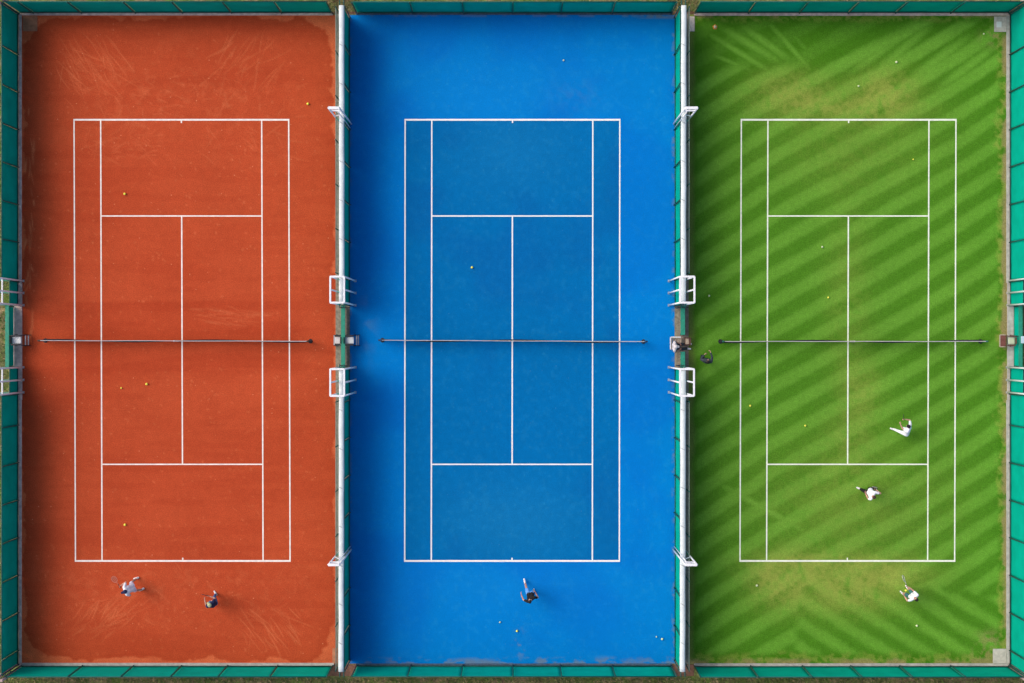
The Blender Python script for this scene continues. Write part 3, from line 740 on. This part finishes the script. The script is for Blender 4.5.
# ------------------------------------------------------------------ balls
def tball(px, py, label, m='ball', r=.062, cat='tennis ball'):
    bm = bmesh.new(); ball(bm, (0, 0, 0), r, 3)
    o = obj('tennis_ball', bm, M[m], None, True); o.location = W(px, py, r + .012)
    tag(o, label, cat, 'tennis balls lying on the courts')
for a in (
    (308, 104, 'yellow ball on the clay right of the top baseline corner'),
    (125, 194, 'yellow ball inside the clay court above the upper service line'),
    (121.5, 388, 'small yellow ball left of its neighbour just below the clay net', 'ball', .042),
    (147, 384, 'yellow ball right of its smaller neighbour just below the clay net'),
    (125.2, 524.6, 'yellow ball on the clay between lower service line and bottom baseline'),
    (472, 267.5, 'pale yellow ball in the upper left service box of the blue court', 'ball', .06),
    (563.5, 60.5, 'small faded ball behind the top baseline of the blue court', 'paleball', .042),
    (500, 622, 'small faded ball behind the bottom baseline of the blue court, left of the brighter ball', 'paleball', .042),
    (517, 630.8, 'bright ball on the blue below the player, right of a small faded ball', 'ball', .055),
    (662, 638.8, 'pale ball near the bottom right corner of the blue court', 'paleball', .055),
    (656.3, 636.6, 'tiny faded ball just left of the pale ball in the bottom right of the blue', 'paleball', .035),
    (896, 62.3, 'whitish ball on the grass near the top right behind the baseline', 'paleball', .06),
    (858.3, 86.2, 'small pale ball on the grass above the top baseline centre', 'paleball', .048),
    (983.4, 34, 'small pale ball on the grass beside the top right slab', 'paleball', .042),
    (913, 159.5, 'faint ball on the grass just left of the right singles line near the top', 'ball', .036),
    (822, 247, 'pale ball in the upper left service box of the grass court, upper one of two', 'paleball', .05),
    (828, 297.6, 'yellow ball in the upper left service box of the grass court, lower one of two', 'ball', .046),
    (709, 295.8, 'dull ball on the grass beside the upper gantry at the blue divider', 'paleball', .048),
    (750, 405.7, 'bright yellow ball in the left tramline of the grass court', 'ball', .055),
    (805, 425.6, 'yellow ball in the lower left service box of the grass court', 'ball', .05),
    (756.6, 585.3, 'dull whitish ball behind the bottom baseline at the left of the grass court', 'paleball', .058),
    (916.5, 625.5, 'whitish ball on the grass below the player with the racket', 'paleball', .055),
    (902.6, 588.4, 'yellow ball in the air beside the racket of the lowest grass court player', 'ball', .055)):
    tball(*a)
bpy.data.objects[[o.name for o in C.objects if o.name.startswith('tennis_ball')][-1]].location.z = .62

# ------------------------------------------------------------------ people
def remesh(bm, name, vox, m, parent, smooth_it=4):
    me = bpy.data.meshes.new(name); bm.to_mesh(me); bm.free()
    o = bpy.data.objects.new(name, me); C.objects.link(o)
    md = o.modifiers.new('r', 'REMESH'); md.mode = 'VOXEL'; md.voxel_size = vox; md.use_smooth_shade = True
    if smooth_it:
        sm = o.modifiers.new('s', 'SMOOTH'); sm.iterations = smooth_it; sm.factor = .5
    dg = bpy.context.evaluated_depsgraph_get()
    me2 = bpy.data.meshes.new_from_object(o.evaluated_get(dg)); me2.name = name
    o.modifiers.clear(); o.data = me2; bpy.data.meshes.remove(me)
    me2.polygons.foreach_set('use_smooth', [True] * len(me2.polygons))
    me2.materials.clear(); me2.materials.append(m); o.parent = parent
    return o
def chain(bm, pts):
    for (p, r) in pts: ball(bm, p, r, 2)
    for (p, r), (q, s) in zip(pts[:-1], pts[1:]): tube(bm, p, q, r, s, 14)
def ik(a, b, l1, l2, pole):
    a = Vector(a); b = Vector(b); d = b - a; L = d.length
    if L > (l1 + l2) * .995: b = a + d.normalized() * (l1 + l2) * .995; d = b - a; L = d.length
    u = d.normalized(); x = (l1 * l1 - l2 * l2 + L * L) / (2 * L); h = math.sqrt(max(0, l1 * l1 - x * x))
    pole = Vector(pole); pole = (pole - u * pole.dot(u)).normalized()
    return a + u * x + pole * h, b
def person(label, px, py, heading, hip=(0, 0, .92), chest=(0, 0, 1.32), head=(0.03, 0, 1.60), lf=(.05, .12), rf=(-.05, -.12),
           lh=(.15, .28, .85), rh=(.15, -.28, .85), shirt='whitecloth', shorts='whitecloth', hair='hairblack', cap=None, long=False,
           shoes='shoe', skin='skin', k=1.07, twist=0.0, foot_z=(0, 0), longhair=False, seated=False, sleeves=False, z0=0.012):
    t = empty('person', W(px, py, z0), R(heading)); tag(t, label, 'person'); t.scale = (k, k, k)
    hip = Vector(hip); chest = Vector(chest); head = Vector(head)
    up = (chest - hip).normalized(); tw = R(twist)
    side_c = Vector((-math.sin(tw), math.cos(tw), 0)); side_h = Vector((0, 1, 0))
    neck = chest + up * .13
    sk = M[skin]
    sh = {s: chest + side_c * s * .175 + up * .085 for s in (1, -1)}
    hj = {s: hip + side_h * s * .095 for s in (1, -1)}
    ank = {1: Vector((lf[0], lf[1], .085 + foot_z[0])), -1: Vector((rf[0], rf[1], .085 + foot_z[1]))}
    hand = {1: Vector(lh), -1: Vector(rh)}
    knee, elb = {}, {}
    for s in (1, -1):
        knee[s], ank[s] = ik(hj[s], ank[s], .43, .42, (1, s * .15, .3))
        elb[s], hand[s] = ik(sh[s], hand[s], .29, .26, (-.5, s * .6, -.7))
    fdir = (head - neck); fdir = Vector((1, 0, 0))
    bm = bmesh.new()
    # trunk
    for s in (1, -1):
        chain(bm, [(hip + side_h * s * .075 - up * .02, .105), (hip + side_h * s * .06 + up * .14, .095), (chest + side_c * s * .075 - up * .05, .108), (chest + side_c * s * .09 + up * .045, .085)])
        chain(bm, [(chest + up * .08, .075), (sh[s], .058)])
        # leg
        mid = hj[s].lerp(knee[s], .35)
        chain(bm, [(hj[s], .092), (mid, .084), (knee[s], .055)])
        calf = knee[s].lerp(ank[s], .3) + Vector((-.012, 0, 0))
        chain(bm, [(knee[s], .055), (calf, .056), (ank[s], .037)])
        # foot
        heel = ank[s] + Vector((-.04, 0, -.05)); toe = ank[s] + Vector((.13, s * .02, -.06))
        chain(bm, [(ank[s], .038), (heel, .034)]); chain(bm, [(heel, .034), (toe, .028)])
        # arm
        chain(bm, [(sh[s], .056), (sh[s].lerp(elb[s], .4), .047), (elb[s], .037)])
        chain(bm, [(elb[s], .038), (elb[s].lerp(hand[s], .3), .038), (hand[s], .026)])
        # hand: palm, four fingers, thumb, closing towards the palm side
        fd = (hand[s] - elb[s]).normalized(); pn = Vector((0, -s, 0)) - fd * Vector((0, -s, 0)).dot(fd)
        pn = pn.normalized() if pn.length > .1 else Vector((0, 0, -1)); wd = fd.cross(pn).normalized()
        pc = hand[s] + fd * .045
        for w in (-.026, -.009, .009, .026): chain(bm, [(hand[s] + fd * .012 + wd * w * .6, .016), (hand[s] + fd * .085 + wd * w, .0135)])
        for j, w in enumerate((-.030, -.010, .010, .030)):
            b0 = hand[s] + fd * .085 + wd * w; l = (.026, .031, .029, .023)[j]
            b1 = b0 + (fd * .8 + pn * .5).normalized() * l * 1.15; b2 = b1 + (fd * .25 + pn).normalized() * l; b3 = b2 + (-fd * .45 + pn * .8).normalized() * l * .7
            chain(bm, [(b0, .0098), (b1, .0092), (b2, .0086), (b3, .008)])
        tb = hand[s] + fd * .03 + wd * (-.030); t1 = tb + (fd * .6 - wd * .55 + pn * .5).normalized() * .042; t2 = t1 + (fd * .6 + pn * .8 + wd * .1).normalized() * .032
        chain(bm, [(tb, .0135), (t1, .011), (t2, .0095)])
    # neck and head
    hu = (head - neck).normalized()
    chain(bm, [(chest + up * .09, .062), (neck, .055), (head - hu * .07, .052)])
    hq = Matrix.Rotation(math.atan2(hu.x, hu.z) * .8, 4, 'Y')
    def hp(x, y, z): return head + (hq @ Vector((x, y, z)))
    ball(bm, head + hq @ Vector((-.005, 0, .02)), 1, 3, hq @ Matrix.Diagonal((.093, .075, .098, 1)))
    ball(bm, hp(.028, 0, -.045), 1, 3, hq @ Matrix.Diagonal((.058, .052, .062, 1)))
    chain(bm, [(hp(.088, 0, .015), .009), (hp(.104, 0, -.012), .013)])
    for s in (1, -1):
        ball(bm, hp(-.005, s * .077, -.005), 1, 2, hq @ Matrix.Diagonal((.018, .009, .028, 1)))
        ball(bm, hp(.072, s * .032, .033), .014, 2)
    chain(bm, [(hp(.077, -.018, -.048), .0075), (hp(.083, 0, -.048), .009), (hp(.077, .018, -.048), .0075)])
    body = remesh(bm, 'body', .0062, sk, t, 2)
    for s in (1, -1):
        bm = bmesh.new(); ball(bm, hp(.083, s * .031, .016), .0095, 2); obj('eye', bm, M['black'], t, True)
    # shirt
    bm = bmesh.new()
    for s in (1, -1):
        chain(bm, [(hip + side_h * s * .07 + up * .03, .122), (hip + side_h * s * .06 + up * .16, .112), (chest + side_c * s * .075 - up * .05, .122), (chest + side_c * s * .09 + up * .045, .098)])
        chain(bm, [(chest + up * .08, .088), (sh[s], .072)])
        chain(bm, [(sh[s], .073), (sh[s].lerp(elb[s], .62), .062)])
        if sleeves: chain(bm, [(sh[s].lerp(elb[s], .6), .06), (elb[s], .052), (elb[s].lerp(hand[s], .9), .040)])
    remesh(bm, 'shirt', .012, M[shirt], t, 3)
    # shorts or trousers
    bm = bmesh.new()
    for s in (1, -1):
        chain(bm, [(hip + side_h * s * .07 + up * .05, .115), (hip + side_h * s * .075 - up * .03, .122)])
        chain(bm, [(hj[s], .112), (hj[s].lerp(knee[s], .68), .094)])
        if long: chain(bm, [(hj[s].lerp(knee[s], .66), .092), (knee[s], .072), (knee[s].lerp(ank[s], .85), .056)])
    remesh(bm, 'trousers' if long else 'shorts', .012, M[shorts], t, 3)
    for s in (1, -1):
        bm = bmesh.new()
        heel = ank[s] + Vector((-.045, 0, -.048)); toe = ank[s] + Vector((.15, s * .02, -.052))
        chain(bm, [(heel, .046), (heel.lerp(toe, .55), .044), (toe, .040)]); chain(bm, [(ank[s] + Vector((0, 0, -.02)), .05), (ank[s] + Vector((0, 0, .035)), .046)])
        remesh(bm, 'shoe', .009, M[shoes], t, 2)
    # hair
    bm = bmesh.new()
    ball(bm, hp(-.016, 0, .040), 1, 3, hq @ Matrix.Diagonal((.094, .086, .092, 1)))
    ball(bm, hp(-.05, 0, .0), 1, 3, hq @ Matrix.Diagonal((.062, .074, .075, 1)))
    if longhair: chain(bm, [(hp(-.06, 0, .0), .065), (hp(-.085, 0, -.10), .05), (hp(-.10, 0, -.24), .028)])
    remesh(bm, 'hair', .010, M[hair], t, 2)
    if cap:
        bm = bmesh.new(); ball(bm, hp(-.012, 0, .052), 1, 3, hq @ Matrix.Diagonal((.105, .094, .094, 1)))
        ball(bm, hp(.10, 0, .055), 1, 2, hq @ Matrix.Diagonal((.075, .068, .012, 1)))
        remesh(bm, 'cap', .010, M[cap], t, 1)
    t['_'] = 0; del t['_']
    bpy.context.view_layer.update()
    return t, {s: t.matrix_world @ (hand[s] + (hand[s] - elb[s]).normalized() * .085) for s in hand}

def racket(label, p, d, nrm, frame, strings, scale=1.0):
    """p = grip point, d = direction grip to head, nrm = string-bed normal"""
    p = Vector(p); d = Vector(d).normalized(); nrm = Vector(nrm); nrm = (nrm - d * nrm.dot(d)).normalized(); w = d.cross(nrm)
    t = empty('tennis_racket', p); tag(t, label, 'tennis racket', 'tennis rackets')
    bm = bmesh.new(); tube(bm, d * -.10, d * .12, .017); obj('grip', bm, M['dark'], t, True)
    bm = bmesh.new(); tube(bm, d * .12, d * .22, .012)
    c = d * .44; N = 28; pts = [c + d * (-.155 * math.cos(a)) * 1.12 + w * .13 * math.sin(a) for a in [2 * math.pi * i / N for i in range(N + 1)]]
    tube(bm, d * .21, pts[2], .009); tube(bm, d * .21, pts[-3], .009)
    for a, b in zip(pts[:-1], pts[1:]): tube(bm, a, b, .011, seg=6)
    obj('frame', bm, frame, t, True)
    bm = bmesh.new()
    for i in range(-6, 7):
        x = i * .019; hw = .165 * math.sqrt(max(0, 1 - (x / .128) ** 2)); tube(bm, c + w * x - d * hw, c + w * x + d * hw, .0011, seg=4)
    for i in range(-8, 9):
        x = i * .019; hw = .125 * math.sqrt(max(0, 1 - (x / .17) ** 2)); tube(bm, c + d * x - w * hw, c + d * x + w * hw, .0011, seg=4)
    obj('strings', bm, strings, t)

FR_W = mat('pale_racket_frame', (.60, .62, .56), .4); FR_D = mat('dark_racket_frame', (.03, .03, .035), .4); FR_P = mat('pink_racket_frame', (.48, .18, .12), .4)
STR = mat('racket_string', (.35, .33, .28), .6)
# 1: clay, white shirt, dark cap, wide stance leaning to the left
t1, h1 = person('person in white shirt and dark cap lunging at the left of the clay baseline', 140.8, 583.0, 200,
    hip=(.17, 0, .86), chest=(.34, 0, 1.22), head=(.37, .02, 1.47), lf=(.0, .28), rf=(.06, -.27), lh=(.52, .14, 1.0), rh=(.55, -.28, 1.05),
    shirt='whitecloth', shorts='lavender', cap='navy', k=1.12)
racket('racket held by the white shirted clay court player', h1[-1], (-.55, .75, .1), (0, 0, 1), FR_P, STR)
# 2: clay, navy
t2, h2 = person('person in navy clothes and yellowish cap crouching behind the clay baseline', 216.0, 599.2, 128,
    hip=(-.12, 0, .84), chest=(-.03, 0, 1.22), head=(.0, 0, 1.48), lf=(-.10, .20), rf=(.20, -.16), lh=(.32, .16, 1.02), rh=(.30, -.14, 1.05),
    shirt='navy', shorts='denim', cap='yellowcap', long=True, hair='hairblack')
racket('dark racket held by the player in navy', h2[-1], (-.25, .25, 1), (.2, 1, 0), FR_D, STR)
# 3: blue court
t3, h3 = person('person with black top and blue shorts stretching behind the blue court baseline', 529.6, 587.0, 98,
    hip=(-.18, 0, .90), chest=(-.33, 0, 1.25), head=(-.40, .07, 1.50), lf=(.36, .20), rf=(-.28, -.16), lh=(-.12, .42, 1.1), rh=(-.12, -.26, 1.15),
    shirt='black', shorts='lightblue', longhair=True, twist=25)
racket('dark racket held by the blue court player', h3[-1], (-.1, -.2, -1), (1, .3, 0), FR_D, STR)
# 4: grass, upper right, white clothes
t4, h4 = person('person in white lunging right of centre below the grass net, leg stretched to the left', 899.0, 428.5, 158,
    hip=(-.20, .06, .84), chest=(-.10, -.10, 1.20), head=(.02, -.20, 1.44), lf=(.26, .13), rf=(-.34, -.05), lh=(.30, -.15, 1.1), rh=(.20, -.46, 1.15),
    shirt='whitecloth', shorts='whitecloth', long=True)
racket('dark racket held by the white clad player nearest the grass net', h4[-1], (.25, .2, -1), (1, 0, .3), FR_D, STR)
# 5: grass, middle
t5, h5 = person('brown haired person in white shirt and black shorts just below the lower grass service line', 864.5, 489.0, 150,
    hip=(-.02, 0, .88), chest=(-.12, .10, 1.26), head=(-.16, .16, 1.52), lf=(.20, .10), rf=(-.46, -.26), lh=(.10, .20, 1.0), rh=(-.22, -.20, 1.15),
    shirt='whitecloth', shorts='black', long=True, hair='hairbrown')
racket('black racket held by the brown haired player below the service line', h5[-1], (.25, .1, -1), (.2, 1, 0), FR_D, STR)
# 6: grass, bottom
t6, h6 = person('black haired person in white shirt reaching up with a racket behind the grass baseline', 905.8, 591.5, 128,
    hip=(-.06, 0, .88), chest=(-.06, 0, 1.26), head=(-.12, 0, 1.50), lf=(.02, .18), rf=(.08, -.15), lh=(.18, .30, 1.0), rh=(.45, -.10, 1.2),
    shirt='whitecloth', shorts='teal')
racket('pale racket raised by the lowest grass court player', h6[-1], (-.38, .80, .15), (.8, .3, .5), FR_W, STR)
# 7: bystander
t7, h7 = person('person in dark clothes standing on the grass by the left net post', 703.6, 360.2, 80,
    hip=(.0, 0, .92), chest=(-.02, 0, 1.32), head=(-.04, 0, 1.58), lf=(.06, .12), rf=(-.06, -.12), lh=(.24, .16, 1.1), rh=(.40, -.10, 1.25),
    shirt='charcoal', shorts='black', long=True, shoes='charcoal', sleeves=True, skin='skin')
# 8: seated
t8, h8 = person('person in black trousers and pale top sitting on the bench with legs stretched out', 675.0, 346.6, 0,
    hip=(-.08, 0, .58), chest=(-.13, 0, .98), head=(-.11, 0, 1.26), lf=(.62, .10), rf=(.58, -.09), lh=(.12, .16, .68), rh=(.12, -.16, .68),
    shirt='offwhite', shorts='charcoal', long=True, hair='hairbrown', cap='offwhite')

# ------------------------------------------------------------------ rough vegetation outside the fences
def tufts(name, n, zone, cols, seed):
    r = random.Random(seed); bm = bmesh.new()
    for _ in range(n):
        x, y = zone(r); p = W(x, y, -.02); hgt = r.uniform(.05, .22)
        for _b in range(6):
            a = r.uniform(0, 6.28); q = Vector((math.cos(a), math.sin(a), 0)); s = Vector((-q.y, q.x, 0)) * .012
            v = [bm.verts.new(p + s), bm.verts.new(p - s), bm.verts.new(p + q * hgt * .8 + Vector((0, 0, hgt)))]
            bm.faces.new(v)
    o = obj(name, bm, cols); o['kind'] = 'stuff'
    o['label'] = 'rough grass growing outside the fences'; o['category'] = 'grass'
    return o
def z_bottom(r): return r.uniform(-30, 1054), 678 + abs(r.gauss(0, 8))
def z_left(r): return r.uniform(-15, 9), r.uniform(0, 683)
def z_right(r): return r.uniform(1019, 1045), r.uniform(0, 683)
def z_top(r): return r.choice((r.uniform(-30, 1054), r.uniform(326, 358), r.uniform(668, 697))), 11 - abs(r.gauss(0, 9))
TU = mat('dry_green_blades', (.17, .21, .06), .9, vary=.4, scale=3)
TD = mat('straw_blades', (.40, .31, .16), .9, vary=.3, scale=4)
for nm, zn, k in (('grass_tufts', z_bottom, 2600), ('grass_tufts', z_left, 1500), ('grass_tufts', z_right, 900), ('grass_tufts', z_top, 900)):
    tufts(nm, k, zn, TU, hash(k) % 97); tufts('dry_grass_tufts', k // 2, zn, TD, k % 89)
